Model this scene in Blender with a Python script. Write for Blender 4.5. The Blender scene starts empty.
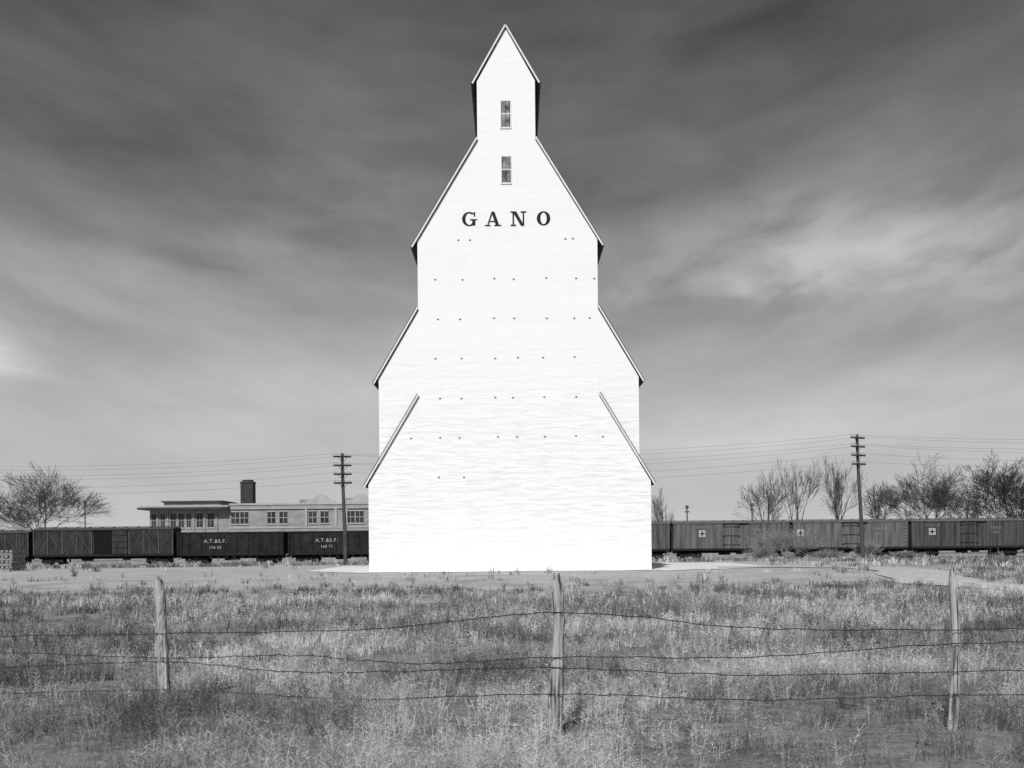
import bpy, math, random
import numpy as np
from mathutils import Vector, Matrix
random.seed(7); np.random.seed(7)
scene = bpy.context.scene
scene.view_settings.view_transform = 'Standard'
scene.view_settings.look = 'None'
scene.view_settings.exposure = 0

# ------------------------------------------------------------ materials
def new_mat(name):
    m = bpy.data.materials.new(name); m.use_nodes = True
    nt = m.node_tree
    b = nt.nodes.get('Principled BSDF')
    return m, nt, b
def N(nt, typ, **kw):
    n = nt.nodes.new(typ)
    for k, v in kw.items():
        setattr(n, k, v)
    return n
def math_n(nt, op, a, b=None, clamp=False):
    n = nt.nodes.new('ShaderNodeMath'); n.operation = op; n.use_clamp = clamp
    for i, v in enumerate((a, b)):
        if v is None: continue
        if isinstance(v, (int, float)): n.inputs[i].default_value = v
        else: nt.links.new(v, n.inputs[i])
    return n.outputs[0]
def g(v): return (v, v, v, 1)
def ramp(nt, fac, stops, interp='LINEAR'):
    r = nt.nodes.new('ShaderNodeValToRGB'); cr = r.color_ramp; cr.interpolation = interp
    while len(cr.elements) < len(stops): cr.elements.new(0.5)
    for e, (p, v) in zip(cr.elements, stops):
        e.position = p; e.color = g(v)
    nt.links.new(fac, r.inputs[0])
    return r.outputs[0]
def noisy(name, lo, hi, scale=3.0, stretch=(1, 1, 1), rough=0.85, bump=0.2, detail=5, spec=0.2):
    m, nt, b = new_mat(name)
    tc = N(nt, 'ShaderNodeTexCoord'); mp = N(nt, 'ShaderNodeMapping')
    mp.inputs['Scale'].default_value = stretch
    nt.links.new(tc.outputs['Object'], mp.inputs[0])
    no = N(nt, 'ShaderNodeTexNoise'); no.inputs['Scale'].default_value = scale
    no.inputs['Detail'].default_value = detail; no.inputs['Roughness'].default_value = 0.62
    nt.links.new(mp.outputs[0], no.inputs['Vector'])
    c = ramp(nt, no.outputs['Fac'], [(0.32, lo), (0.68, hi)])
    nt.links.new(c, b.inputs['Base Color'])
    b.inputs['Roughness'].default_value = rough
    b.inputs['Specular IOR Level'].default_value = spec
    if bump > 0:
        bp = N(nt, 'ShaderNodeBump'); bp.inputs['Strength'].default_value = bump
        bp.inputs['Distance'].default_value = 0.05
        nt.links.new(no.outputs['Fac'], bp.inputs['Height'])
        nt.links.new(bp.outputs[0], b.inputs['Normal'])
    return m

# ------------------------------------------------------------ mesh builder
class MB:
    def __init__(s): s.v = []; s.f = []; s.m = []
    def box(s, x0, x1, y0, y1, z0, z1, mi=0):
        i = len(s.v)
        s.v += [(x0,y0,z0),(x1,y0,z0),(x1,y1,z0),(x0,y1,z0),(x0,y0,z1),(x1,y0,z1),(x1,y1,z1),(x0,y1,z1)]
        for f in ((0,3,2,1),(4,5,6,7),(0,1,5,4),(1,2,6,5),(2,3,7,6),(3,0,4,7)):
            s.f.append(tuple(i+k for k in f)); s.m.append(mi)
    def prism_y(s, prof, y0, y1, mi=0):
        n = len(prof); i = len(s.v)
        s.v += [(x, y0, z) for x, z in prof] + [(x, y1, z) for x, z in prof]
        s.f.append(tuple(i+k for k in range(n))); s.m.append(mi)
        s.f.append(tuple(i+n+k for k in reversed(range(n)))); s.m.append(mi)
        for k in range(n):
            l = (k+1) % n
            s.f.append((i+k, i+n+k, i+n+l, i+l)); s.m.append(mi)
    def prism_x(s, prof, x0, x1, mi=0):
        n = len(prof); i = len(s.v)
        s.v += [(x0, y, z) for y, z in prof] + [(x1, y, z) for y, z in prof]
        s.f.append(tuple(i+k for k in range(n))); s.m.append(mi)
        s.f.append(tuple(i+n+k for k in reversed(range(n)))); s.m.append(mi)
        for k in range(n):
            l = (k+1) % n
            s.f.append((i+k, i+n+k, i+n+l, i+l)); s.m.append(mi)
    def tube(s, p0, p1, r0, r1, n=4, mi=0, caps=False):
        p0 = Vector(p0); p1 = Vector(p1); d = (p1-p0)
        if d.length < 1e-6: return
        d.normalize()
        a = d.orthogonal().normalized(); b = d.cross(a)
        i = len(s.v)
        for p, r in ((p0, r0), (p1, r1)):
            for k in range(n):
                t = 2*math.pi*k/n
                q = p + a*(r*math.cos(t)) + b*(r*math.sin(t)); s.v.append(q[:])
        for k in range(n):
            l = (k+1) % n
            s.f.append((i+k, i+l, i+n+l, i+n+k)); s.m.append(mi)
        if caps:
            s.f.append(tuple(i+k for k in reversed(range(n)))); s.m.append(mi)
            s.f.append(tuple(i+n+k for k in range(n))); s.m.append(mi)
    def obj(s, name, mats, parent=None, smooth=False, fixn=False):
        me = bpy.data.meshes.new(name); me.from_pydata(s.v, [], s.f)
        for m in mats: me.materials.append(m)
        me.polygons.foreach_set('material_index', s.m)
        if smooth: me.polygons.foreach_set('use_smooth', [True]*len(s.f))
        me.update()
        if fixn:
            import bmesh
            bm = bmesh.new(); bm.from_mesh(me); bmesh.ops.recalc_face_normals(bm, faces=bm.faces[:]); bm.to_mesh(me); bm.free()
        o = bpy.data.objects.new(name, me); scene.collection.objects.link(o)
        if parent: o.parent = parent
        return o
def empty(name):
    o = bpy.data.objects.new(name, None); scene.collection.objects.link(o); return o
def text(body, size, loc, mat, parent, name='lettering', align='CENTER'):
    c = bpy.data.curves.new(name, 'FONT'); c.body = body; c.size = size; c.align_x = align
    c.extrude = 0.005; c.space_character = 1.15; c.materials.append(mat)
    o = bpy.data.objects.new(name, c); scene.collection.objects.link(o)
    o.rotation_euler = (math.pi/2, 0, 0); o.location = loc; o.parent = parent
    return o

_lat = np.random.rand(256, 256)
def vnoise(x, y):
    xi = np.floor(x).astype(int); yi = np.floor(y).astype(int)
    fx = x-xi; fy = y-yi; fx = fx*fx*(3-2*fx); fy = fy*fy*(3-2*fy)
    L = lambda a, b: _lat[a % 256, b % 256]
    return (L(xi,yi)*(1-fx)+L(xi+1,yi)*fx)*(1-fy) + (L(xi,yi+1)*(1-fx)+L(xi+1,yi+1)*fx)*fy
def fbm(x, y, o=4):
    t = 0; a = 0.5; s = 0
    for k in range(o):
        t = t + a*vnoise(x*2**k+17*k, y*2**k+31*k); s += a; a *= .5
    return t/s
def sstep(a, b, x):
    t = np.clip((x-a)/(b-a), 0, 1); return t*t*(3-2*t)
def ground_h(x, y):
    x = np.asarray(x, float); y = np.asarray(y, float)
    m = 0.42*sstep(22, 46, y)*(1-sstep(66, 98, y))*np.exp(-(np.abs(x)/34)**4)
    low = -0.42*sstep(90, 112, y)
    bumps = (fbm(x*0.5+50, y*0.5+50)-0.5)*0.16*(1-sstep(28, 44, y))
    return m+low+bumps
def gh(x, y): return float(ground_h(np.array([x]), np.array([y]))[0])

# ------------------------------------------------------------ camera
F = 1100.0
cam = bpy.data.cameras.new('camera'); co = bpy.data.objects.new('camera', cam); scene.collection.objects.link(co)
cam.sensor_width = 36; cam.lens = F/1024*36; cam.shift_y = (545-384)/1024
cam.clip_start = 0.1; cam.clip_end = 12000
co.matrix_world = Matrix.Translation((0, 0, 1.6)) @ Matrix.Rotation(math.pi/2, 4, 'X') @ Matrix.Rotation(math.radians(-0.55), 4, 'Z')
scene.camera = co

# ------------------------------------------------------------ sun
SEL, SAZ = math.radians(40), math.radians(180+15)
S = Vector((math.sin(SAZ)*math.cos(SEL), math.cos(SAZ)*math.cos(SEL), math.sin(SEL)))
sl = bpy.data.lights.new('sun', 'SUN'); sl.energy = 3.85; sl.angle = math.radians(0.5); sl.color = (1, .995, .985)
so = bpy.data.objects.new('sun', sl); scene.collection.objects.link(so)
so.rotation_euler = (-S).to_track_quat('-Z', 'Y').to_euler(); so.location = (-20, -40, 60)

# ------------------------------------------------------------ world
w = bpy.data.worlds.new('World'); scene.world = w; w.use_nodes = True
nt = w.node_tree; nt.nodes.clear()
out = N(nt, 'ShaderNodeOutputWorld'); bg = N(nt, 'ShaderNodeBackground')
nt.links.new(bg.outputs[0], out.inputs[0])
tc = N(nt, 'ShaderNodeTexCoord'); sp = N(nt, 'ShaderNodeSeparateXYZ'); nt.links.new(tc.outputs['Generated'], sp.inputs[0])
X, Y, Z = sp.outputs
az = math_n(nt, 'ARCTAN2', X, Y); el = math_n(nt, 'ARCSINE', Z)
eln = math_n(nt, 'DIVIDE', el, math.pi/2, True)
d = math.pi/180
s_ = math_n(nt, 'SUBTRACT', el, math_n(nt, 'MULTIPLY', math_n(nt, 'MULTIPLY', az, az), 0.30))
def comb(a, b, c=0.0):
    n = N(nt, 'ShaderNodeCombineXYZ')
    for i, v in enumerate((a, b, c)):
        if isinstance(v, (int, float)): n.inputs[i].default_value = v
        else: nt.links.new(v, n.inputs[i])
    return n.outputs[0]
def wnoise(sx, sy, seed, detail=6, rough=0.55, dist=0.6):
    n = N(nt, 'ShaderNodeTexNoise'); n.inputs['Scale'].default_value = 1
    n.inputs['Detail'].default_value = detail; n.inputs['Roughness'].default_value = rough
    n.inputs['Distortion'].default_value = dist
    nt.links.new(comb(math_n(nt, 'MULTIPLY', az, sx), math_n(nt, 'MULTIPLY', s_, sy), seed), n.inputs['Vector'])
    return n.outputs['Fac']
n1 = wnoise(2.8, 8.5, 3.1, 3, 0.45, 0.25)
n2 = wnoise(5, 22, 8.4, 5, 0.48, 0.3)
n3 = wnoise(9, 19, 5.7, 7, 0.54, 0.35)
n4 = wnoise(22, 60, 2.2, 7, 0.6, 0.25)
base = ramp(nt, eln, [(0, .54), (.055, .47), (.085, .41), (.14, .285), (.19, .19), (.245, .128), (.30, .090), (1, .05)])
t1 = math_n(nt, 'MULTIPLY', math_n(nt, 'SUBTRACT', n1, .5), 1.3)
t2 = math_n(nt, 'MULTIPLY', math_n(nt, 'SUBTRACT', n2, .5), 0.70)
t3 = math_n(nt, 'MULTIPLY', math_n(nt, 'SUBTRACT', n3, .5), 0.65)
t4 = math_n(nt, 'MULTIPLY', math_n(nt, 'SUBTRACT', n4, .5), 0.22)
fac = math_n(nt, 'ADD', math_n(nt, 'ADD', t1, t2), math_n(nt, 'ADD', math_n(nt, 'ADD', t3, t4), 1.0))
fac = math_n(nt, 'MAXIMUM', fac, 0.45)
amt = ramp(nt, eln, [(0, .2), (.09, .5), (.16, 1)])
fac = math_n(nt, 'ADD', math_n(nt, 'MULTIPLY', math_n(nt, 'SUBTRACT', fac, 1.0), amt), 1.0)
val = math_n(nt, 'MULTIPLY', base, fac)
def blob(a0, e0, sa, se, amp, nz, lo=.38, hi=.62):
    da = math_n(nt, 'DIVIDE', math_n(nt, 'SUBTRACT', az, a0*d), sa*d)
    de = math_n(nt, 'DIVIDE', math_n(nt, 'SUBTRACT', el, e0*d), se*d)
    r2 = math_n(nt, 'ADD', math_n(nt, 'MULTIPLY', da, da), math_n(nt, 'MULTIPLY', de, de))
    e = math_n(nt, 'POWER', 2.718, math_n(nt, 'MULTIPLY', r2, -1.0))
    k = ramp(nt, nz, [(lo, 0.25), (hi, 1)])
    return math_n(nt, 'MULTIPLY', math_n(nt, 'MULTIPLY', e, k), amp)
for a in ((17, 14.0, 7.5, 2.5, .25, n3), (10.5, 12.5, 5, 1.5, .13, n3), (24, 13, 5, 2.5, .10, n3), (24, 7.5, 9, 1.6, .07, n2), (-25.5, 9.3, 2.2, 1.3, .30, n3),
          (-19, 13.0, 9, 1.8, .07, n2), (-8, 17, 6, 3.0, .04, n3), (12, 5.6, 8, 1.2, .12, n2), (-10, 8, 9, 1.6, .06, n3)):
    val = math_n(nt, 'ADD', val, blob(*a))
sky = N(nt, 'ShaderNodeTexSky'); sky.sky_type = 'NISHITA'; sky.sun_disc = False
sky.sun_elevation = SEL; sky.sun_rotation = SAZ
ss = N(nt, 'ShaderNodeSeparateColor'); nt.links.new(sky.outputs[0], ss.inputs[0])
val = math_n(nt, 'ADD', val, math_n(nt, 'MULTIPLY', ss.outputs[0], 0.004))
nt.links.new(math_n(nt, 'MULTIPLY', val, 10.0), bg.inputs[0]); bg.inputs[1].default_value = 0.1

# ------------------------------------------------------------ ground
def axis(neg, pos, fine0, fine1, step, growth=1.18):
    a = list(np.arange(fine0, fine1+1e-6, step))
    s = step; p = fine1
    while p < pos: s *= growth; p += s; a.append(p)
    s = step; p = fine0
    while p > neg: s *= growth; p -= s; a.insert(0, p)
    return np.array(a)
xs = axis(-6000, 6000, -30, 30, 0.35); ys = axis(-200, 9000, 4, 125, 0.35)
GX, GY = np.meshgrid(xs, ys)
GZ = ground_h(GX, GY)
nx, ny = len(xs), len(ys)
me = bpy.data.meshes.new('ground')
me.vertices.add(nx*ny); me.vertices.foreach_set('co', np.stack([GX, GY, GZ], -1).ravel())
ii = np.arange(nx*ny).reshape(ny, nx)
q = np.stack([ii[:-1,:-1], ii[:-1,1:], ii[1:,1:], ii[1:,:-1]], -1).reshape(-1, 4)
me.loops.add(q.size); me.loops.foreach_set('vertex_index', q.ravel())
me.polygons.add(len(q)); me.polygons.foreach_set('loop_start', np.arange(len(q))*4); me.polygons.foreach_set('loop_total', np.full(len(q), 4))
me.update(); me.validate(); me.polygons.foreach_set('use_smooth', [True]*len(q))
mg, nt, b = new_mat('dry_soil')
tc = N(nt, 'ShaderNodeTexCoord')
def gn(scale, detail=6, rough=.6):
    n = N(nt, 'ShaderNodeTexNoise'); n.inputs['Scale'].default_value = scale; n.inputs['Detail'].default_value = detail
    n.inputs['Roughness'].default_value = rough; nt.links.new(tc.outputs['Object'], n.inputs['Vector']); return n.outputs['Fac']
a1 = gn(0.45); a2 = gn(5, 8, .72); a3 = gn(34, 5, .75)
mix = math_n(nt, 'ADD', math_n(nt, 'MULTIPLY', a1, .34), math_n(nt, 'ADD', math_n(nt, 'MULTIPLY', a2, .38), math_n(nt, 'MULTIPLY', a3, .28)))
c0 = ramp(nt, mix, [(.39, .10), (.47, .30), (.55, .50)])
sp = N(nt, 'ShaderNodeSeparateXYZ'); nt.links.new(tc.outputs['Object'], sp.inputs[0])
yy = math_n(nt, 'ADD', sp.outputs[1], math_n(nt, 'MULTIPLY', math_n(nt, 'SUBTRACT', a1, .5), 14))
mr = N(nt, 'ShaderNodeMapRange'); mr.inputs[1].default_value = 30; mr.inputs[2].default_value = 37; nt.links.new(yy, mr.inputs[0])
mr2 = N(nt, 'ShaderNodeMapRange'); mr2.inputs[1].default_value = 100; mr2.inputs[2].default_value = 75; nt.links.new(yy, mr2.inputs[0])
mr3 = N(nt, 'ShaderNodeMapRange'); mr3.inputs[1].default_value = 26; mr3.inputs[2].default_value = 15; nt.links.new(sp.outputs[0], mr3.inputs[0])
msk = math_n(nt, 'MULTIPLY', math_n(nt, 'MULTIPLY', mr.outputs[0], mr2.outputs[0]), mr3.outputs[0])
c1 = ramp(nt, mix, [(.38, .32), (.46, .52), (.55, .66)])
mx = N(nt, 'ShaderNodeMixRGB'); nt.links.new(msk, mx.inputs[0]); nt.links.new(c0, mx.inputs[1]); nt.links.new(c1, mx.inputs[2])
nt.links.new(mx.outputs[0], b.inputs['Base Color']); b.inputs['Roughness'].default_value = 1; b.inputs['Specular IOR Level'].default_value = 0.05
bp = N(nt, 'ShaderNodeBump'); bp.inputs['Strength'].default_value = 1; bp.inputs['Distance'].default_value = .12
nt.links.new(math_n(nt, 'ADD', a2, math_n(nt, 'MULTIPLY', a3, .4)), bp.inputs['Height']); nt.links.new(bp.outputs[0], b.inputs['Normal'])
me.materials.append(mg)
go = bpy.data.objects.new('ground', me); scene.collection.objects.link(go)

def sheet(name, outline_fn, u, v, mat, lift):
    m = MB(); idx = {}
    for j in range(v+1):
        for i in range(u+1):
            x, y = outline_fn(i/u, j/v); idx[i, j] = len(m.v)
            m.v.append((x, y, gh(x, y)+lift))
    for j in range(v):
        for i in range(u):
            m.f.append((idx[i, j], idx[i+1, j], idx[i+1, j+1], idx[i, j+1])); m.m.append(0)
    return m.obj(name, [mat], smooth=True)
m_white_gravel = noisy('white_gravel', .66, .84, 5, bump=.5, rough=1)
m_path = noisy('pale_dirt', .40, .62, 2.5, bump=.4, rough=1)
def apron(u, v):
    x = -10+22.8*u
    e = .3*math.sin(u*23)+.2*math.sin(u*61)+.12*math.sin(u*140)
    y0 = 48.3-e*.9; y1 = 66+e
    if x > 6.4: y0 += -1.4+(x-6.4)*1.0
    if x < -6.6: y0 += (-6.6-x)*1.4
    return x, y0+(y1-y0)*v
sheet('gravel_apron', apron, 120, 40, m_white_gravel, 0.02)
PATH = np.array([(10, 53.5), (13.5, 52.8), (16.2, 49.5), (15.9, 44), (14.3, 38), (14.2, 34), (17.0, 31.2), (24, 29.6), (34, 28.6)], float)
def catmull(P, n=12):
    o = []
    for i in range(len(P)-1):
        p0 = P[max(i-1, 0)]; p1 = P[i]; p2 = P[i+1]; p3 = P[min(i+2, len(P)-1)]
        for k in range(n):
            t = k/n; o.append(.5*((2*p1)+(p2-p0)*t+(2*p0-5*p1+4*p2-p3)*t*t+(3*p1-p0-3*p2+p3)*t**3))
    o.append(P[-1]); return np.array(o)
PC = catmull(PATH); PT = np.gradient(PC, axis=0); PT /= np.linalg.norm(PT, axis=1)[:, None]
def road(u, v):
    k = int(round(u*(len(PC)-1))); n = np.array([-PT[k, 1], PT[k, 0]])
    q = PC[k]+n*((v-.5)*2.7*(1+.12*math.sin(u*47+v*3)))
    return float(q[0]), float(q[1])
sheet('dirt_path', road, len(PC)-1, 8, m_path, 0.03)

# ------------------------------------------------------------ grass / weeds (one mesh)
def scatter(n, d0, d1, pw=1.0):
    dd = d0+(d1-d0)*np.random.rand(n)**pw
    xx = (np.random.rand(n)*2-1)*(0.50*dd+2.0)
    return xx, dd
def grass_mesh(name, zones, mat):
    V = []; T = []; C = []; off = 0
    for (n, d0, d1, pw, wk, hlo, hhi, ntw, per) in zones:
        nt_ = n//per
        x, y = scatter(nt_*3, d0, d1, pw)
        dens = fbm(x*.45+9, y*.40+4, 3)*.62+fbm(x*1.7, y*1.5+40, 3)*.55
        near = 1-sstep(8.5, 13, y)
        pr = sstep(.45+.10*near, .64+.07*near, dens)
        yard = sstep(31, 36, y+8*(fbm(x*.3, y*.3)-.5))*(1-sstep(12, 17, x+3*(fbm(x*.2+3, y*.2)-.5)))
        if d0 < 90: pr = pr*(1-.95*yard)
        keep = np.random.rand(len(x)) < (pr*.92+.08*(1-yard if d0 < 90 else 1))
        if d0 > 20:
            dm = np.min(np.hypot(x[:, None]-PC[None, ::3, 0], y[:, None]-PC[None, ::3, 1]), axis=1)
            keep &= dm > 1.6
        keep &= ~((x > -11) & (x < 13.5) & (y > 46.5) & (y < 63))
        x = x[keep][:nt_]; y = y[keep][:nt_]
        th = np.random.rand(len(x))
        hs = hlo+(hhi-hlo)*(.5*th**1.5+.5*fbm(x*.5+70, y*.5, 3))
        tall = np.random.rand(len(x)) < .09; hs = np.where(tall, hs*1.5, hs)
        tone = np.clip(.46+1.5*(fbm(x*.3+33, y*.3+8, 3)-.5)+.95*(np.random.rand(len(x))-.5), 0, 1)
        rad = (.06+.12*np.random.rand(len(x)))
        x = np.repeat(x, per); y = np.repeat(y, per); hs = np.repeat(hs, per); tone = np.repeat(tone, per); rad = np.repeat(rad, per)
        m = len(x)
        rr = np.random.rand(m); r = rad*rr*(1+y*.02); a = np.random.rand(m)*2*np.pi
        dxr, dyr = np.cos(a), np.sin(a)
        bx = x+r*dxr; by = y+r*dyr; bz = ground_h(bx, by)-.02
        H = hs*(.5+.6*np.random.rand(m))*(1.1-.35*rr); wd = np.maximum(.0026, wk*y)*(.7+.6*np.random.rand(m))
        lean = (.05+.75*np.random.rand(m)*rr+.15*np.random.rand(m))*H
        fa = np.random.rand(m)*np.pi; fx, fy = np.cos(fa)*wd/2, np.sin(fa)*wd/2
        B = np.stack([bx, by, bz], -1); Fv = np.stack([fx, fy, 0*fx], -1)
        M1 = B+np.stack([dxr*lean*.35, dyr*lean*.35, H*.5], -1)
        Tp = B+np.stack([dxr*lean, dyr*lean, H], -1)
        vs = [B-Fv, B+Fv, M1-Fv*.8, M1+Fv*.8, Tp]
        tris = [(0,1,3),(0,3,2),(2,3,4)]
        k = 5
        for t in range(ntw):
            f = .2+.78*np.random.rand(m); P = np.where((f < .5)[:,None], B+(M1-B)*(f*2)[:,None], M1+(Tp-M1)*((f-.5)*2)[:,None])
            ta = np.random.rand(m)*2*np.pi; L = H*(.15+.28*np.random.rand(m))*(1.2-f)
            D = np.stack([np.cos(ta)*L, np.sin(ta)*L, L*(.2+.9*np.random.rand(m))], -1)
            up = np.zeros_like(D); up[:, 2] = wd*1.3
            vs += [P, P+up+Fv*.3, P+D]; tris.append((k, k+1, k+2)); k += 3
        A = np.stack(vs, 1)
        V.append(A.reshape(-1, 3))
        tr = np.array(tris)[None]+(np.arange(m)*k)[:,None,None]+off
        T.append(tr.reshape(-1, 3)); off += m*k
        tn = np.clip(tone+.45*(np.random.rand(m)-.5), 0, 1)
        cc = np.repeat(tn[:,None], k, 1); C.append(cc.ravel())
    V = np.concatenate(V); T = np.concatenate(T); C = np.concatenate(C)
    me = bpy.data.meshes.new(name)
    me.vertices.add(len(V)); me.vertices.foreach_set('co', V.ravel())
    me.loops.add(T.size); me.loops.foreach_set('vertex_index', T.ravel())
    me.polygons.add(len(T)); me.polygons.foreach_set('loop_start', np.arange(len(T))*3); me.polygons.foreach_set('loop_total', np.full(len(T), 3))
    at = me.attributes.new('tone', 'FLOAT', 'POINT'); at.data.foreach_set('value', C)
    me.update(); me.materials.append(mat)
    o = bpy.data.objects.new(name, me); scene.collection.objects.link(o)
    print(name, len(T), 'tris')
    return o
mgr, nt, b = new_mat('dry_weeds')
nt.nodes.remove(b); b = N(nt, 'ShaderNodeBsdfDiffuse')
nt.links.new(b.outputs[0], nt.nodes['Material Output'].inputs[0])
at = N(nt, 'ShaderNodeAttribute'); at.attribute_name = 'tone'
c = ramp(nt, at.outputs['Fac'], [(0, .06), (.45, .19), (.8, .42), (1, .68)])
nt.links.new(c, b.inputs['Color'])
#  n, d0, d1, pw, widthk, hlo, hhi, twigs, per
grass_mesh('dry_grass', [
    (60000, 6.8, 14, 1.0, .00036, .08, .42, 5, 13),
    (50000, 13, 25, 1.0, .00042, .12, .44, 4, 12),
    (38000, 24, 46, 1.0, .00048, .12, .36, 3, 10),
    (12000, 44, 100, 1.0, .00055, .15, .5, 2, 10),
    (16000, 99, 117, 1.0, .00055, .25, .9, 2, 10)], mgr)

# ------------------------------------------------------------ grain elevator
m_wall, nt, b = new_mat('white_painted_sheet_siding')
tc = N(nt, 'ShaderNodeTexCoord'); sp = N(nt, 'ShaderNodeSeparateXYZ'); nt.links.new(tc.outputs['Object'], sp.inputs[0])
cb = N(nt, 'ShaderNodeCombineXYZ')
nt.links.new(math_n(nt, 'ADD', sp.outputs[0], sp.outputs[1]), cb.inputs[0])
wv = N(nt, 'ShaderNodeTexNoise'); wv.inputs['Scale'].default_value = .8; wv.inputs['Detail'].default_value = 3
nt.links.new(tc.outputs['Object'], wv.inputs['Vector'])
zw = math_n(nt, 'ADD', sp.outputs[2], math_n(nt, 'MULTIPLY', wv.outputs['Fac'], .16))
nt.links.new(zw, cb.inputs[1])
br = N(nt, 'ShaderNodeTexBrick'); br.inputs['Scale'].default_value = 1; br.inputs['Brick Width'].default_value = 2.4
br.inputs['Row Height'].default_value = .62; br.inputs['Mortar Size'].default_value = .010; br.inputs['Mortar Smooth'].default_value = .6
br.inputs['Color1'].default_value = g(.80); br.inputs['Color2'].default_value = g(.785); br.inputs['Mortar'].default_value = g(.74)
nt.links.new(cb.outputs[0], br.inputs['Vector'])
mp = N(nt, 'ShaderNodeMapping'); mp.inputs['Scale'].default_value = (.7, .7, 3.6); nt.links.new(tc.outputs['Object'], mp.inputs[0])
wr = N(nt, 'ShaderNodeTexNoise'); wr.inputs['Scale'].default_value = 1.4; wr.inputs['Detail'].default_value = 5; wr.inputs['Roughness'].default_value = .52; wr.inputs['Distortion'].default_value = .5
nt.links.new(mp.outputs[0], wr.inputs['Vector'])
lowm = N(nt, 'ShaderNodeMapRange'); lowm.inputs[1].default_value = 11; lowm.inputs[2].default_value = 5; lowm.inputs[3].default_value = .10; nt.links.new(sp.outputs[2], lowm.inputs[0])
wrinkle_tone = ramp(nt, wr.outputs['Fac'], [(.3, .90), (.55, 1.0)])  # darkens the lows of the wrinkle noise, more strongly towards the bottom
mx = N(nt, 'ShaderNodeMixRGB'); mx.blend_type = 'MULTIPLY'; nt.links.new(lowm.outputs[0], mx.inputs[0])
nt.links.new(br.outputs['Color'], mx.inputs[1]); nt.links.new(wrinkle_tone, mx.inputs[2])
nt.links.new(mx.outputs[0], b.inputs['Base Color']); b.inputs['Roughness'].default_value = .6; b.inputs['Specular IOR Level'].default_value = .2
hgt = math_n(nt, 'ADD', math_n(nt, 'MULTIPLY', wr.outputs['Fac'], math_n(nt, 'MULTIPLY', lowm.outputs[0], 1.0)), math_n(nt, 'MULTIPLY', br.outputs['Fac'], -.04))
bp = N(nt, 'ShaderNodeBump'); bp.inputs['Strength'].default_value = .5; bp.inputs['Distance'].default_value = .12
nt.links.new(hgt, bp.inputs['Height']); nt.links.new(bp.outputs[0], b.inputs['Normal'])

m_roof = noisy('dark_shingles_eave_shade', .03, .07, 3, bump=.3)  # dark roofing; its colour also paints in the shade on the eave undersides
m_trim = noisy('white_trim', .60, .72, 4, bump=.1)
m_black = noisy('black_paint', .015, .03, 8, bump=.1)
m_bolt = noisy('rusty_bolt', .08, .16, 8, bump=.1)
m_glass, nt, b = new_mat('old_window_glass')
b.inputs['Roughness'].default_value = .15
no_ = N(nt, 'ShaderNodeTexNoise'); no_.inputs['Scale'].default_value = 3; tcx = N(nt, 'ShaderNodeTexCoord'); nt.links.new(tcx.outputs['Object'], no_.inputs['Vector'])
nt.links.new(ramp(nt, no_.outputs['Fac'], [(.35, .08), (.65, .34)]), b.inputs['Base Color'])

CX = -0.08; FY = 50.0
elev = empty('grain_elevator')
def mir(p): return [(CX-(x-CX), z) for x, z in reversed(p)]
half = [(6.42, .1), (6.42, 4.45), (4.09, 8.35), (4.09, 15.45), (1.32, 20.0), (1.32, 22.7)]
prof = [(CX+x, z) for x, z in half] + [(CX, 25.1)] + [(CX-x, z) for x, z in reversed(half)]
m = MB(); m.prism_y(prof, FY, FY+12.5)
m.obj('walls', [m_wall], elev, fixn=True)
m = MB()
w2 = [(4.0, .1), (5.91, .1), (5.91, 9.2), (4.0, 12.45)]
r2 = [(CX+x, z) for x, z in w2]
m.prism_y(r2, FY+.012, FY+12.2); m.prism_y(mir(r2), FY+.012, FY+12.2)
m.obj('side_wings', [m_wall], elev, fixn=True)
rf = MB(); tr = MB()
def roof(x0, z0, x1, z1, y0, y1, th=.08, ledge=.09):
    dx, dz = x1-x0, z1-z0; L = math.hypot(dx, dz); nxn, nzn = -dz/L, dx/L
    if nzn < 0: nxn, nzn = -nxn, -nzn
    for sgn in (1, -1):
        P = [(x0, z0), (x1, z1), (x1+nxn*th, z1+nzn*th), (x0+nxn*th, z0+nzn*th)]
        rf.prism_y([(CX+sgn*x, z) for x, z in P], y0-ledge, y1+.15)
        o = -.035
        Q = [(x0+nxn*o, z0+nzn*o), (x1+nxn*o, z1+nzn*o), (x1+nxn*(th*.5), z1+nzn*(th*.5)), (x0+nxn*(th*.5), z0+nzn*(th*.5))]
        tr.prism_y([(CX+sgn*x, z) for x, z in Q], y0-ledge-.035, y0-ledge-.004)
roof(0.0, 25.20, 1.52, 22.56, FY, FY+12.5)
roof(1.33, 20.10, 4.34, 15.16, FY, FY+12.5)
roof(4.10, 12.42, 6.13, 8.98, FY+.012, FY+12.2)
roof(4.10, 8.47, 6.60, 4.30, FY, FY+12.5)
rf.obj('roof', [m_roof], elev, fixn=True); tr.obj('rake_boards', [m_trim], elev, fixn=True)
m = MB()
for z, xsq in ((15.5, (-48, -38, 58, 68)), (13.7, (-70, -43, -13, 8, 38, 68, 84)), (11.9, (-72, -46, -13, 8, 38, 66, 84)), (10.1, (-74, -46, -13, 8, 36, 66)),
             (8.3, (-70, -50, -13, 6, 38, 66)), (6.5, (-100, -70, -50, -13, 8, 38, 66, 92)), (4.7, (-70, -43))):
    for xp in xsq:
        x = CX+xp/22+random.uniform(-.12, .12); zz = z+random.uniform(-.03, .03)
        m.box(x-.042, x+.042, FY-.02, FY+.01, zz-.026, zz+.026)
        m.tube((x, FY-.04, zz), (x, FY, zz), .014, .014, 6)
m.obj('tie_rod_bolts', [m_bolt], elev)
m = MB()
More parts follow.
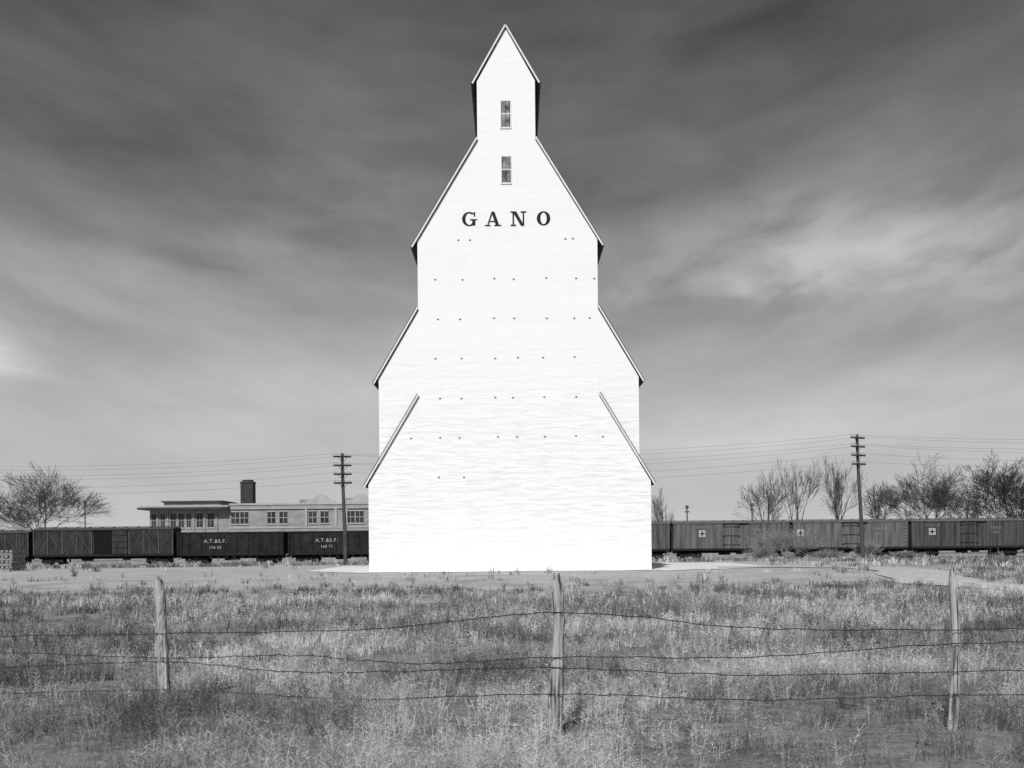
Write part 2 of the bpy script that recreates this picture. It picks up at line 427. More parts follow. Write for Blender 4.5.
for zc in (1.6+(545-114)/22, 1.6+(545-169.5)/22):
    hw, hh = .20, .58; x = CX-.02
    m.box(x-hw-.05, x-hw, FY-.03, FY+.02, zc-hh-.05, zc+hh+.05, 0); m.box(x+hw, x+hw+.05, FY-.03, FY+.02, zc-hh-.05, zc+hh+.05, 0)
    m.box(x-hw, x+hw, FY-.03, FY+.02, zc+hh, zc+hh+.05, 0); m.box(x-hw-.06, x+hw+.06, FY-.04, FY+.02, zc-hh-.09, zc-hh-.05, 0)
    m.box(x-hw, x+hw, FY-.028, FY+.02, zc-.025, zc+.025, 0)
    m.box(x-hw, x+hw, FY-.012, FY+.02, zc+.025, zc+hh, 1); m.box(x-hw, x+hw, FY-.012, FY+.02, zc-hh, zc-.025, 1)
    for zm in (zc+hh/2, zc-hh/2): m.box(x-.012, x+.012, FY-.024, FY-.013, zm-hh/2+.03, zm+hh/2-.03, 2)
    m.box(x-hw, x-hw+.03, FY-.024, FY-.013, zc-hh, zc+hh, 2); m.box(x+hw-.03, x+hw, FY-.024, FY-.013, zc-hh, zc+hh, 2)
m.obj('windows', [m_trim, m_glass, m_black], elev)
m = MB(); _k = [0]
def poly(pts):
    _k[0] += 1; e = .006+.0010*_k[0]
    a = sum(pts[i][0]*pts[(i+1) % len(pts)][1]-pts[(i+1) % len(pts)][0]*pts[i][1] for i in range(len(pts)))
    if a < 0: pts = pts[::-1]
    m.prism_y(pts, FY-e, FY+.01)
def rect(x0, x1, z0, z1): poly([(x0, z0), (x1, z0), (x1, z1), (x0, z1)])
def arc(cx, cz, rx, rz, tx, tz, a0, a1, n=22):
    for i in range(n):
        t0 = math.radians(a0+(a1-a0)*i/n); t1 = math.radians(a0+(a1-a0)*(i+1)/n)
        m.prism_y([(cx+(rx-tx)*math.cos(t0), cz+(rz-tz)*math.sin(t0)), (cx+rx*math.cos(t0), cz+rz*math.sin(t0)),
              (cx+rx*math.cos(t1), cz+rz*math.sin(t1)), (cx+(rx-tx)*math.cos(t1), cz+(rz-tz)*math.sin(t1))], FY-.006, FY+.01)
zb = 1.6+(545-226)/22; Hh = .66
def lx(px): return (px+(545-218)*.0096-512)/22
x0 = lx(462); W = .66; cx = x0+W/2; cz = zb+Hh/2
arc(cx, cz, W/2, Hh/2, .16, .07, 48, 330)
rect(cx+.13, cx+.28, zb+.03, zb+.30); rect(cx+.03, cx+.36, zb+.27, zb+.33); rect(cx+.2, cx+.27, zb+.44, zb+.65)
x0 = lx(485); W = .74
poly([(x0+.08, zb), (x0+.14, zb), (x0+.38, zb+Hh), (x0+.30, zb+Hh)])
poly([(x0+.50, zb), (x0+.66, zb), (x0+.43, zb+Hh), (x0+.28, zb+Hh)])
rect(x0+.2, x0+.55, zb+.18, zb+.235); rect(x0-.01, x0+.25, zb-.002, zb+.055); rect(x0+.42, x0+W, zb-.002, zb+.055)
x0 = lx(510.5); W = .72
rect(x0+.09, x0+.16, zb, zb+Hh); rect(x0+.55, x0+.62, zb, zb+Hh)
poly([(x0+.09, zb+Hh), (x0+.26, zb+Hh), (x0+.62, zb), (x0+.47, zb)])
rect(x0, x0+.25, zb-.002, zb+.055); rect(x0, x0+.24, zb+Hh-.055, zb+Hh+.002); rect(x0+.46, x0+W, zb+Hh-.055, zb+Hh+.002)
x0 = lx(536.7); W = .62; arc(x0+W/2, cz, W/2, Hh/2, .17, .07, 0, 360, 32)
m.obj('lettering', [m_black], elev, fixn=True)

# ------------------------------------------------------------ barbed wire fence
m_post, nt, b = new_mat('weathered_post_wood')
tc = N(nt, 'ShaderNodeTexCoord'); mp = N(nt, 'ShaderNodeMapping'); mp.inputs['Scale'].default_value = (34, 34, 2.2); nt.links.new(tc.outputs['Object'], mp.inputs[0])
no_ = N(nt, 'ShaderNodeTexNoise'); no_.inputs['Scale'].default_value = 1; no_.inputs['Detail'].default_value = 6; nt.links.new(mp.outputs[0], no_.inputs['Vector'])
nt.links.new(ramp(nt, no_.outputs['Fac'], [(.36, .05), (.47, .28), (.7, .54)]), b.inputs['Base Color']); b.inputs['Roughness'].default_value = .95
bp = N(nt, 'ShaderNodeBump'); bp.inputs['Strength'].default_value = 1; bp.inputs['Distance'].default_value = .025; nt.links.new(no_.outputs['Fac'], bp.inputs['Height']); nt.links.new(bp.outputs[0], b.inputs['Normal'])
m_wire = noisy('rusty_wire', .02, .045, 20, bump=0)
fence = empty('barbed_wire_fence')
def post(name, bx, by, tx, tz, r, seed):
    rd = random.Random(seed); m = MB(); n = 14; rings = 26
    z0 = gh(bx, by)-.15; prev = None
    ang = [rd.uniform(.78, 1.2) for _ in range(n)]
    for k in range(rings+1):
        t = k/rings; z = z0+(tz-z0)*t
        cx = bx+(tx-bx)*t+.018*math.sin(t*5+seed)+rd.uniform(-.002, .002); cy = by+.01*math.sin(t*4+seed*2)
        rr = r*(1.15-.36*t)*(1+.08*math.sin(t*11+seed))
        if k >= rings-1: rr *= .82 if k == rings-1 else .5
        ring = []
        for j in range(n):
            a = 2*math.pi*j/n+.25*t; q = rr*ang[j]*rd.uniform(.92, 1.08)
            jag = (.05*math.sin(j*1.7+seed)+.02*rd.random()) if k >= rings-1 else 0
            ring.append(len(m.v)); m.v.append((cx+q*math.cos(a), cy+q*math.sin(a), z+jag))
        if prev:
            for j in range(n):
                l = (j+1) % n; m.f.append((prev[j], prev[l], ring[l], ring[j])); m.m.append(0)
        prev = ring
    m.f.append(tuple(prev)); m.m.append(0)
    m.obj(name, [m_post], fence)
def w_at(px, py, D):
    xr = px+(545-py)*.0096; yr = py+(px-512)*.0096
    return (xr-512)*D/F, 1.6+(545-yr)*D/F
PD = (11.3, 9.3, 9.35)
for i, (tp, bt, r, D) in enumerate((((158, 580), (168, 703), .062, PD[0]), ((556.5, 580), (559, 735), .060, PD[1]), ((954, 573), (953, 728), .040, PD[2]))):
    tx, tz = w_at(*tp, D); bx, bz = w_at(*bt, D); post('post_%d' % (i+1), bx, D, tx, tz, r, i+3)
post('post_4', -7.3, 13.3, -7.2, 1.25, .055, 21); post('post_5', 7.2, 9.6, 7.2, 1.25, .055, 22)
m = MB()
strands = [
 [(-150, 640, 12.6), (0, 636, 12.0), (165, 633, PD[0]), (360, 629, 10.3), (557, 612, PD[1]), (750, 627, 9.3), (953, 629, PD[2]), (1180, 624, 9.5)],
 [(-150, 650, 12.6), (0, 652, 12.0), (165, 657, PD[0]), (300, 655, 10.5), (420, 663, 10), (557, 656, PD[1]), (750, 656, 9.3), (953, 643, PD[2]), (1180, 640, 9.5)],
 [(-150, 668, 12.6), (0, 667, 12.0), (165, 661, PD[0]), (290, 671, 10.6), (420, 670, 10), (557, 667, PD[1]), (740, 674, 9.3), (953, 671, PD[2]), (1180, 666, 9.5)],
 [(-150, 690, 12.6), (0, 693, 12.0), (165, 689, PD[0]), (360, 698, 10.3), (557, 693, PD[1]), (760, 699, 9.3), (953, 694, PD[2]), (1180, 696, 9.5)]]
for st in strands:
    pts = []
    for px, py, D in st:
        x, z = w_at(px, py, D); pts.append(Vector((x, D-.065, z)))
    dense = []
    for i in range(len(pts)-1):
        p0 = pts[max(i-1, 0)]; p1 = pts[i]; p2 = pts[i+1]; p3 = pts[min(i+2, len(pts)-1)]
        for k in range(14):
            t = k/14
            dense.append(.5*((2*p1)+(p2-p0)*t+(2*p0-5*p1+4*p2-p3)*t*t+(3*p1-p0-3*p2+p3)*t**3)+Vector((0, 0, random.uniform(-.007, .007))))
    dense.append(pts[-1])
    acc = 0
    for a, c in zip(dense[:-1], dense[1:]):
        m.tube(a, c, .0042, .0042, 5)
        acc += (c-a).length
        if acc > .13:
            acc = 0; mid = (a+c)/2
            for s_r in (1, -1):
                dv = Vector((random.uniform(-.4, .4)*s_r, random.uniform(-.6, .6), random.choice((-1, 1))*random.uniform(.5, 1))).normalized()*.019
                m.tube(mid-dv, mid+dv, .0022, .0014, 3)
m.obj('barbed_wires', [m_wire], fence)

# ------------------------------------------------------------ rail track
m_ballast = noisy('ballast', .10, .22, 6, bump=.6)
m_rail = noisy('rail_steel', .05, .10, 6, bump=0); m_tie = noisy('tie_wood', .04, .09, 3)
TY = 120.0
m = MB()
m.prism_x([(TY-3.0, -.46), (TY+3.0, -.46), (TY+1.9, -.33), (TY-1.9, -.33)], -140, 140, 0)
x = -100
while x < 100: m.box(x, x+.22, TY-1.25, TY+1.25, -.34, -.25, 1); x += .6
for yy in (TY-.72, TY+.72): m.box(-140, 140, yy-.035, yy+.035, -.25, -.12, 2)
m.obj('railroad_track', [m_ballast, m_tie, m_rail], fixn=True)

# ------------------------------------------------------------ freight cars
m_dk = noisy('freight_red_dark', .018, .055, 1.3, (1.6, 1, .5), bump=.15)
m_gon = noisy('gondola_black', .008, .028, 1.2, bump=.1)
m_refs = [noisy('reefer_paint_a', .06, .15, .9, (3, 1, .3), bump=.15), noisy('reefer_paint_b', .07, .17, 1.3, (3, 1, .35), bump=.15),
          noisy('reefer_paint_c', .05, .13, 1.0, (4, 1, .3), bump=.15), noisy('reefer_paint_dark', .035, .085, 1.1, (3, 1, .3), bump=.15)]
m_under = noisy('underframe', .010, .025, 3, bump=.1)
m_letter = noisy('white_lettering', .30, .5, 3, bump=0)
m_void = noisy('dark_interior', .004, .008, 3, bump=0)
m_edge = noisy('worn_metal_edge', .10, .18, 3, bump=0)
m_edge2 = noisy('worn_brace_edge', .06, .11, 3, bump=0)
RZ = -.12
def trucks(m, x0, x1, mi):
    for cx in (x0+1.9, x1-1.9):
        for sy in (-.72, .72):
            for wx in (cx-.85, cx+.85):
                m.tube((wx, TY+sy-.07, RZ+.42), (wx, TY+sy+.07, RZ+.42), .42, .42, 16, mi, True)
            ys_ = TY+sy*1.36
            m.prism_y([(cx-1.2, RZ+.3), (cx+1.2, RZ+.3), (cx+1.15, RZ+.55), (cx+.4, RZ+.72), (cx-.4, RZ+.72), (cx-1.15, RZ+.55)], ys_-.06, ys_+.06, mi)
            for k in (-.15, 0, .15): m.tube((cx+k, ys_-.1, RZ+.25), (cx+k, ys_-.1, RZ+.55), .05, .05, 6, mi)
        m.box(cx-.2, cx+.2, TY-1.1, TY+1.1, RZ+.55, RZ+.85, mi)
def car_common(m, x0, x1, zf, mi=1):
    trucks(m, x0, x1, mi)
    m.box(x0+.1, x1-.1, TY-.25, TY+.25, zf-.45, zf-.02, mi)
    for xx in (x0-.32, x1): m.box(xx, xx+.32, TY-.13, TY+.13, zf-.35, zf-.1, mi)
    m.tube((x0+5, TY-.8, zf-.45), (x0+6.2, TY-.8, zf-.45), .2, .2, 10, mi, True)
    m.box(x1-5.6, x1-4.9, TY-1.1, TY-.6, zf-.6, zf-.1, mi)
    for xx in (x0+.05, x1-.5):
        m.box(xx, xx+.42, TY-1.42, TY-1.36, RZ+.5, RZ+.55, mi)
        for q in (0, .38): m.box(xx+q, xx+q+.04, TY-1.42, TY-1.38, RZ+.5, zf, mi)
def ladder(m, x, z0, z1, y, mi):
    for q in (0, .42): m.box(x+q, x+q+.04, y-.09, y-.05, z0, z1, mi)
    z = z0+.15
    while z < z1: m.box(x+.04, x+.42, y-.085, y-.055, z, z+.03, mi); z += .36
def boxcar(name, x0, x1, ztop, mat, braced=False, open_door=False, emblem=None, sheath=False, reefer=False):
    p = empty(name); m = MB(); zf = RZ+1.08; hw = 1.42; ze = ztop-.32
    y0 = TY-hw
    m.box(x0, x1, y0, TY+hw, zf, ze, 0)
    m.prism_x([(y0-.09, ze), (TY+hw+.09, ze), (TY+hw+.09, ze+.06), (TY, ztop-.06), (y0-.09, ze+.06)], x0-.07, x1+.07, 4)
    m.box(x0-.15, x1+.15, TY-.28, TY+.28, ztop-.02, ztop+.03, 4)
    for k in range(12):
        xx = x0+.3+(x1-x0-.6)*k/11; m.box(xx, xx+.06, TY-.25, TY+.25, ztop-.09, ztop-.02, 4)
    m.box(x0-.01, x1+.01, y0-.05, TY+hw+.05, zf-.16, zf+.06, 1)
    m.box(x0-.01, x1+.01, y0-.03, TY+hw+.03, ze-.14, ze-.002, 0)
    xc = (x0+x1)/2; dw = 1.0 if not reefer else .65
    if braced:
        nb = 4
        for side in (0, 1):
            a0, a1 = (x0, xc-dw*1.25) if side == 0 else (xc+dw*1.25, x1)
            for k in range(nb+1):
                xx = a0+(a1-a0)*k/nb; xx = min(max(xx, x0+.05), x1-.05); m.box(xx-.05, xx+.05, y0-.09, y0, zf+.06, ze-.14, 4)
                if k < nb:
                    xn = a0+(a1-a0)*(k+1)/nb; A, B_ = (zf+.1, ze-.2) if (k+side) % 2 == 0 else (ze-.2, zf+.1)
                    m.prism_y([(xx+.02, A-.05), (xn-.02, B_-.05), (xn-.02, B_+.05), (xx+.02, A+.05)], y0-.075, y0-.002, 4)
        for k in range(14):
            z = zf+.2+(ze-zf-.4)*k/13; m.box(x0+.02, x1-.02, y0-.012, y0-.001, z, z+.012, 1)
    else:
        k = x0+.16
        while k < x1-.1:
            if abs(k-xc) > dw+.1: m.box(k, k+.03, y0-.012, y0, zf+.07, ze-.15, random.choice((1, 0, 4)) if sheath else 1)
            k += .3 if sheath else .45
    if open_door:
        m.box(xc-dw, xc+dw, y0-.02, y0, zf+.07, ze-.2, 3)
        m.box(xc+dw, xc+dw*2.6, y0-.14, y0-.06, zf+.05, ze-.12, 0)
        for q in (.25, .5, .75): m.box(xc+dw+.04, xc+dw*2.6-.04, y0-.17, y0-.14, zf+(ze-zf)*q, zf+(ze-zf)*q+.07, 1)
    else:
        m.box(xc-dw, xc+dw, y0-.1, y0-.02, zf+.05, ze-.15, 0)
        m.box(xc-dw-.04, xc-dw, y0-.13, y0, zf+.03, ze-.13, 4); m.box(xc+dw, xc+dw+.04, y0-.13, y0, zf+.03, ze-.13, 4)
        if reefer:
            m.box(xc-.02, xc+.02, y0-.13, y0-.1, zf+.06, ze-.16, 3)
            for q in (.15, .5, .85):
                zz = zf+(ze-zf)*q; m.box(xc-dw-.3, xc-.06, y0-.15, y0-.1, zz, zz+.06, 1); m.box(xc+.06, xc+dw+.3, y0-.15, y0-.1, zz, zz+.06, 1)
        else:
            for q in (.3, .6): m.box(xc-dw+.05, xc+dw-.05, y0-.13, y0-.1, zf+(ze-zf)*q, zf+(ze-zf)*q+.07, 1)
    m.box(xc-dw-.3, xc+dw*2.8, y0-.16, y0, ze-.12, ze-.04, 1)
    ladder(m, x1-.55, zf+.1, ze-.05, y0, 4); ladder(m, x0+.1, zf+.1, zf+1.0, y0, 4)
    car_common(m, x0, x1, zf)
    m.tube((x0-.12, TY-.5, ztop+.25), (x0-.12, TY+.1, ztop+.25), .03, .03, 6, 1); m.tube((x0-.12, TY-.2, zf), (x0-.12, TY-.2, ztop+.25), .02, .02, 5, 1)
    if emblem:
        ex = x0+emblem
        m.box(ex-.36, ex+.36, y0-.03, y0-.014, zf+1.3, zf+2.02, 2)
        m.box(ex-.27, ex+.27, y0-.04, y0-.031, zf+1.60, zf+1.72, 3); m.box(ex-.06, ex+.06, y0-.044, y0-.032, zf+1.38, zf+1.94, 3)
    m.obj('body', [mat, m_under, m_letter, m_void, m_edge if not braced else m_edge2], p, fixn=True)
    return p, y0, zf, ze
m_textgrey = noisy('faded_lettering', .22, .34, 3, bump=0)
def gondola(name, x0, x1, ztop, lab):
    p = empty(name); m = MB(); zf = RZ+1.0; hw = 1.48; y0 = TY-hw
    for (a, c, d_, e) in ((x0, x1, y0, y0+.08), (x0, x1, TY+hw-.08, TY+hw), (x0, x0+.08, y0+.08, TY+hw-.08), (x1-.08, x1, y0+.08, TY+hw-.08)):
        m.box(a, c, d_, e, zf, ztop, 0)
    m.box(x0+.08, x1-.08, y0+.08, TY+hw-.08, zf, zf+.08, 0)
    m.box(x0-.03, x1+.03, y0-.07, y0, ztop-.1, ztop, 4); m.box(x0, x1, y0-.06, y0, zf-.12, zf+.06, 1)
    n = 9
    for k in range(n+1):
        xx = x0+.06+(x1-x0-.12)*k/n
        m.box(xx-.05, xx+.05, y0-.1, y0-.001, zf+.06, ztop-.1, 0)
    ladder(m, x1-.6, zf-.1, ztop, y0-.06, 1); ladder(m, x0+.15, zf-.1, ztop, y0-.06, 1)
    for k in range(6):
        xx = x0+3.2+k*(x1-x0-6.4)/6; m.prism_y([(xx, zf-.12), (xx+.5, zf-.5), (xx+.55, zf-.12)], y0+.1, y0+.2, 1)
    car_common(m, x0, x1, zf)
    m.obj('body', [m_gon, m_under, m_letter, m_void, m_under], p, fixn=True)
    xc = (x0+x1)/2
    text('A.T.&S.F.', .56, (xc-1.6, y0-.11, zf+1.25), m_letter, p)
    text(lab, .42, (xc-1.6, y0-.11, zf+.62), m_letter, p, 'car_number')
boxcar('boxcar', -64.6, -52.1, 3.75, m_dk, braced=True)
boxcar('boxcar', -51.6, -36.5, 4.0, m_dk, braced=True, open_door=True)
boxcar('boxcar', -77.4, -64.9, 3.9, m_dk)
gondola('gondola_car', -36.1, -24.6, 3.3, '176 02'); gondola('gondola_car', -24.1, -12.6, 3.3, '168 71')
gondola('gondola_car', -12.1, -.6, 3.3, '172 40')
for i, (a, c_, mt, em) in enumerate(((4.7, 17.0, 2, 1.2), (17.4, 29.9, 0, 3.1), (30.3, 42.7, 1, .8), (43.1, 55.4, 3, 2.2), (55.8, 68.2, 2, 2.2))):
    p, y0, zf, ze = boxcar('refrigerator_boxcar', a, c_, 4.05, m_refs[mt], sheath=True, reefer=True, emblem=em)
    if em > 1.5: text('A.T.&S.F. RY', .26, (a+em+.1, y0-.04, zf+2.25), m_textgrey, p)
    text('S.F.R.D.', .36, (c_-3.2, y0-.04, zf+1.9), m_textgrey, p); text('3%d71' % (i+4), .32, (c_-3.2, y0-.04, zf+1.4), m_textgrey, p, 'car_number')

# ------------------------------------------------------------ depot building
DB = 160.0; ppm = F/DB
def bx(px): return (px-512)/ppm
m_stone = noisy('buff_brick', .21, .32, .8, (1, 1, 2), bump=.2); m_stone2 = noisy('buff_brick_light', .32, .42, .8, bump=.1)
m_win = noisy('depot_glass', .02, .06, .7, rough=.2, bump=0); m_dkroof = noisy('depot_dark_roof', .035, .07, 1); m_chim = noisy('chimney_brick', .03, .06, 2)
dep = empty('brick_depot_building'); m = MB()
xa, xb = bx(150), bx(231)
m.box(xa, xb, DB, DB+14, -.45, 7.2, 0)
m.box(bx(141), xb-.02, DB-1.6, DB+15, 7.2, 7.5, 3); m.box(bx(143), xb-.02, DB-1.4, DB+14.5, 7.5, 7.75, 1)
m.box(bx(160), bx(218), DB+2, DB+10, 7.75, 8.35, 0); m.box(bx(158), bx(220), DB+1.6, DB+10.4, 8.35, 8.55, 3)
for (p0, p1) in ((152, 156), (161, 165), (171, 176), (179, 184), (187, 191), (197, 203), (208, 214)):
    a, c_ = bx(p0), bx(p1)
    m.box(a, c_, DB-.02, DB+.1, 4.6, 6.6, 2); m.box((a+c_)/2-.03, (a+c_)/2+.03, DB-.05, DB-.021, 4.6, 6.6, 0)
    m.box(a-.08, c_+.08, DB-.12, DB-.021, 4.42, 4.6, 1)
    m.box(a, c_, DB-.02, DB+.1, 1.0, 3.0, 2); m.box(a-.05, c_+.05, DB-.1, DB-.021, 5.6, 5.67, 0)
for p0 in (158, 168, 194, 205, 217): m.box(bx(p0)-.15, bx(p0)+.15, DB-.16, DB, -.4, 7.2, 0)
m.box(xb, 2.0, DB-.5, DB+16, -.45, 7.75, 0)
m.box(xb-.12, 2.1, DB-.75, DB-.5, 7.15, 7.32, 1); m.box(xb-.1, 2.1, DB-.62, DB+16.1, 7.75, 8.0, 1)
m.box(xb-.1, 2.1, DB-.6, DB-.5, 4.35, 4.55, 1)
for pc in (322, 362):
    c0_ = bx(pc); pr = [(c0_-2.2, 8.0), (c0_+2.2, 8.0), (c0_+2.0, 8.3), (c0_+1.2, 8.45), (c0_+.9, 8.9), (c0_+.4, 9.15), (c0_-.4, 9.15), (c0_-.9, 8.9), (c0_-1.2, 8.45), (c0_-2.0, 8.3)]
    m.prism_y(pr, DB-.58, DB-.2, 1)
    m.box(c0_-2.3, c0_-2.0, DB-.7, DB-.5, 4.6, 7.15, 1); m.box(c0_+2.0, c0_+2.3, DB-.7, DB-.5, 4.6, 7.15, 1)
m.box(bx(300), bx(316), DB, DB+3, 8.0, 8.5, 0); m.box(bx(345), bx(353), DB+1, DB+3, 8.0, 8.7, 0)
for p0 in (232, 241, 268, 280, 309, 321, 347, 356, 380, 400, 430, 460):
    a = bx(p0+.5); c_ = a+1.15
    for (z0_, z1_) in ((5.05, 6.75), (.9, 3.2)):
        m.box(a, c_, DB-.52, DB-.4, z0_, z1_, 2); m.box(a-.1, c_+.1, DB-.64, DB-.5, z0_-.18, z0_, 1); m.box(a-.1, c_+.1, DB-.58, DB-.5, z1_, z1_+.15, 1)
        m.box(a, c_, DB-.56, DB-.521, (z0_+z1_)/2-.04, (z0_+z1_)/2+.04, 1); m.box((a+c_)/2-.03, (a+c_)/2+.03, DB-.555, DB-.521, z0_, z1_, 1)
m.obj('walls', [m_stone, m_stone2, m_win, m_dkroof], dep, fixn=True)
m = MB(); m.box(bx(232.5), bx(245), DB+5, DB+7, 7.9, 11.3, 0); m.box(bx(232), bx(245.5), DB+4.9, DB+7.1, 11.3, 11.5, 0); m.box(bx(234), bx(243.5), DB+5.3, DB+6.7, 11.5, 11.8, 0)
m.obj('chimney', [m_chim], dep)

# ------------------------------------------------------------ utility poles + wires
m_pole = noisy('creosote_pole', .04, .10, 2, (4, 4, .5), bump=.4); m_ins = noisy('glass_insulator', .2, .35, 3, bump=0); m_line = noisy('line_wire', .08, .14, 3, bump=0)
PY = 103.0
def upole(x, y, top, lean, rot=55, half_l=1.4):
    p = empty('utility_pole'); m = MB(); z0 = gh(x, y)-.3
    n = 8; pts = [Vector((x+lean*t+.03*math.sin(t*6), y, z0+(top-z0)*t)) for t in [k/n for k in range(n+1)]]
    for k in range(n): m.tube(pts[k], pts[k+1], .2-.07*k/n, .2-.07*(k+1)/n, 10, 0, k == n-1)
    att = []
    ca, sa = math.cos(math.radians(rot)), math.sin(math.radians(rot))
    for k in range(4):
        z = top-.35-.82*k; t = (z-z0)/(top-z0); cx = x+lean*t
        L = half_l; a = Vector((cx-ca*L, y-.16-sa*L, z-.05)); c_ = Vector((cx+ca*L, y-.16+sa*L, z+.07))
        m.tube(a, c_, .11, .11, 4, 0, True)
        m.tube((cx-ca*.7, y-.16-sa*.7, z), (cx, y, z-.55), .02, .02, 4, 0); m.tube((cx+ca*.7, y-.16+sa*.7, z), (cx, y, z-.55), .02, .02, 4, 0)
        for q in (-.95, -.6, -.25, .25, .6, .95):
            u = Vector((cx+ca*L*q, y-.16+sa*L*q, z))
            m.tube(u, u+Vector((0, 0, .16)), .018, .018, 4, 0); m.tube(u+Vector((0, 0, .12)), u+Vector((0, 0, .26)), .05, .035, 6, 1, True)
            att.append(u+Vector((0, 0, .2)))
    m.obj('pole', [m_pole, m_ins], p)
    return att
A = [upole(-64, PY, 10.0, .1), upole(-15.6, PY, 10.35, -.2, 58, 1.2), upole(32.85, PY, 11.65, -.45, 50, 1.5), upole(81, PY, 11.8, .1)]
m = MB()
for a, c_ in zip(A[:-1], A[1:]):
    for i in (0, 5, 6, 11, 14, 19):
        sag = .75+.35*((i*37) % 10)/10
        prev = a[i]
        for k in range(1, 17):
            t = k/16; q = a[i].lerp(c_[i], t); q = Vector((q.x, q.y, q.z-4*sag*t*(1-t)))
            m.tube(prev, q, .009, .009, 3); prev = q
m.obj('utility_wires', [m_line])
def spole(x, y, top, r=.12):
    m = MB(); m.tube((x, y, -.5), (x, y, top), r, r*.7, 8, 0, True); m.box(x-.35, x+.35, y-.15, y-.05, top-.6, top-.45)
    m.box(x-.18, x+.18, y-.2, y+.2, top-.1, top+.35)
    m.obj('signal_post', [m_pole])
for px, py_, D in ((85, 503, 170), (687, 508, 150), (752, 506, 150)):
    x, z = w_at(px, py_, D); spole(x, D, z)

# ------------------------------------------------------------ bare trees
m_bark = noisy('bare_bark', .06, .12, 2, (2, 2, .6), bump=.3); m_bark2 = noisy('dark_bark', .035, .07, 2, bump=.3); m_twig = noisy('pale_twigs', .20, .32, 2, bump=0)
def tree(name, x, y, H, W, seed, mat, levels=5, r0=.30, stems=1, rmin=.013, kids=(2, 4), up=.10):
    rd = random.Random(seed); m = MB(); z0 = gh(x, y)-.2
    segs = []
    def grow(p, dr, L, r, lv):
        n = 4 if lv < 4 else 3
        q = p; rr = r; spots = []
        for k in range(n):
            dr = (dr+Vector((rd.uniform(-1, 1), rd.uniform(-1, 1), rd.uniform(-.4, .8)))*(.12 if lv < 3 else .17)).normalized()
            e = q+dr*(L/n); re = max(rr*(.9 if lv < 3 else .82), rmin*.5)
            segs.append((q, e, rr, re, 6 if lv < 2 else (4 if lv < 4 else 3)))
            q = e; rr = re; spots.append((q, dr, rr))
        if lv >= levels: return
        nd = (dr+Vector((rd.uniform(-.3, .3), rd.uniform(-.3, .3), .05))).normalized()
        grow(q, nd, L*rd.uniform(.74, .95), max(rr*.85, rmin), lv+1)
        a0 = rd.uniform(0, 6.283)
        for k in range(rd.randint(*kids)):
            s, sd, sr = spots[-1] if k == 0 else rd.choice(spots if lv else spots[-2:])
            ang = rd.uniform(.35, .8)
            axs = sd.orthogonal().normalized(); axs.rotate(Matrix.Rotation(a0+k*2.4+rd.uniform(-.5, .5), 3, sd))
            nd = (sd*math.cos(ang)+axs*math.sin(ang)); nd.z += up; nd.normalize()
            grow(s, nd, L*rd.uniform(.6, .9), max(sr*rd.uniform(.45, .7), rmin), lv+1)
    for s_i in range(stems):
        a = rd.uniform(0, 6.28); t = 0 if stems == 1 else rd.uniform(.15, .6)
        grow(Vector((0, 0, 0)), Vector((math.cos(a)*t, math.sin(a)*t, 1)).normalized(), .8 if stems == 1 else 1, 1.0, 0)
    xm = np.mean([s[1].x for s in segs]); ym = np.mean([s[1].y for s in segs])
    zz = max(s[1].z for s in segs); xx = np.percentile([abs(s[1].x-xm) for s in segs], 97)
    sz = H/zz; sx = (W/2)/max(xx, .1)
    def wp(a):
        f = min(a.z/zz*1.5, 1)
        return Vector((x+(a.x-xm*f)*sx, y+(a.y-ym*f)*sx, z0+a.z*sz))
    for a, c_, ra, rb, n in segs:
        m.tube(wp(a), wp(c_), max(ra*r0, rmin), max(rb*r0, rmin), n)
    return m.obj(name, [mat], smooth=True)
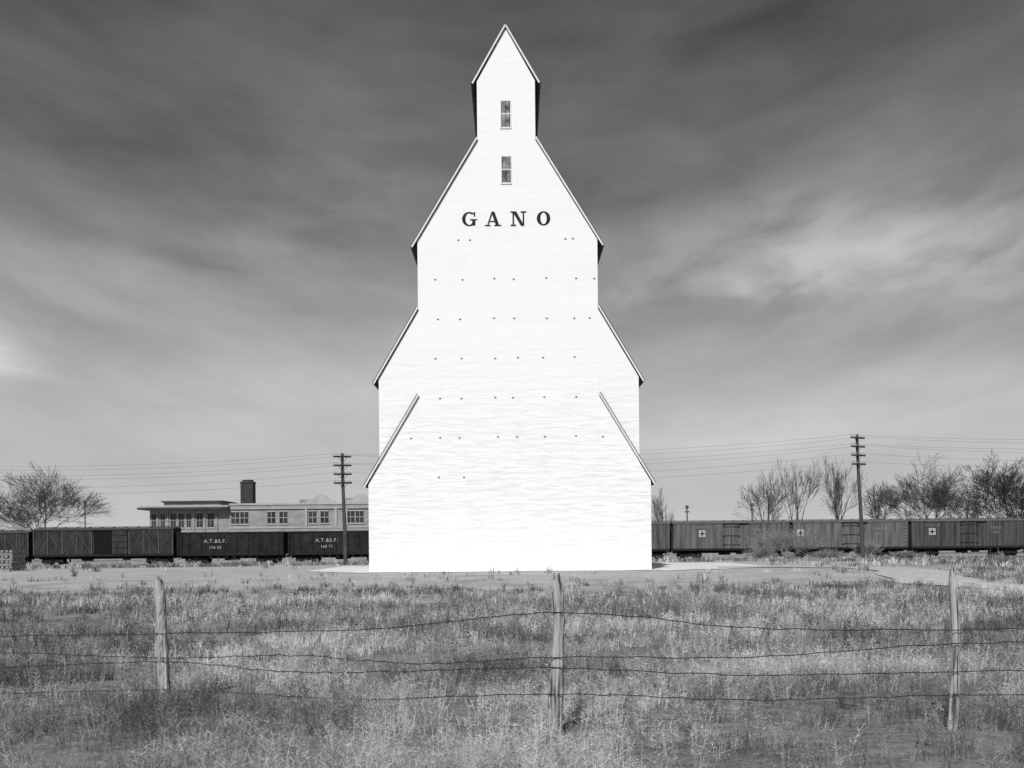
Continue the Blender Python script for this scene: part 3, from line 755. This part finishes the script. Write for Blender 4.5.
for (px, ptop, D, wpx, seed, mat, lv) in (
    (42, 458, 172, 92, 61, m_bark, 6), (-34, 470, 180, 70, 12, m_bark, 5),
    (768, 464, 168, 48, 13, m_bark, 5), (799, 455, 170, 50, 44, m_bark, 5), (838, 451, 172, 38, 15, m_bark, 5), (880, 480, 185, 40, 46, m_bark2, 5),
    (925, 447, 172, 84, 67, m_bark, 6), (965, 464, 178, 48, 18, m_bark, 5), (1006, 446, 165, 74, 49, m_bark2, 6), (1050, 458, 168, 70, 20, m_bark2, 5), (660, 486, 190, 22, 25, m_bark, 4),
    (1024, 466, 180, 54, 28, m_bark2, 5)):
    x, z = w_at(px, ptop, D); tree('bare_tree', x, D, z+.4, wpx*D/F, seed, mat, lv, rmin=.017 if mat is m_bark else .024)
for (px, ptop, D, wpx, seed) in ((784, 522, 100, 62, 31), (866, 538, 108, 24, 32), (762, 545, 97, 26, 33), (905, 550, 95, 30, 34), (828, 548, 96, 34, 36)):
    x, z = w_at(px, ptop, D); tree('bare_shrub', x, D, z-gh(x, D)+.2, wpx*D/F, seed, m_twig, 3, r0=.035, stems=8, rmin=.012, kids=(3, 4))

# ------------------------------------------------------------ stack of railroad ties (left edge)
m = MB(); rd = random.Random(5)
m_lum = noisy('stacked_lumber', .14, .30, 4, (1, 1, 3), bump=.3)
for lay in range(8):
    z = gh(-37, 80)+.02+lay*.19
    if lay % 2 == 0:
        for k in range(8):
            yq = 79+k*.27+rd.uniform(-.02, .02); m.box(-38.6+rd.uniform(-.08, .08), -35.9+rd.uniform(-.1, .1), yq, yq+.22, z, z+.17)
    else:
        for k in range(9):
            xq = -38.5+k*.3+rd.uniform(-.02, .02); m.box(xq, xq+.21, 78.9+rd.uniform(-.08, .08), 81.2, z, z+.17)
m.obj('railroad_tie_stack', [m_lum])
m = MB(); x, z = w_at(918, 742, 8.3); m.tube((x-.02, 8.3, gh(x, 8.3)-.1), (x, 8.3, z), .014, .010, 7, 0, True)
m.obj('wooden_stake', [m_bark2])
m = MB(); x, z = w_at(990, 690, 10.6); m.tube((x-.02, 10.6, gh(x, 10.6)-.1), (x, 10.6, z), .014, .012, 7, 0, True)
m.obj('wooden_stake', [m_post])
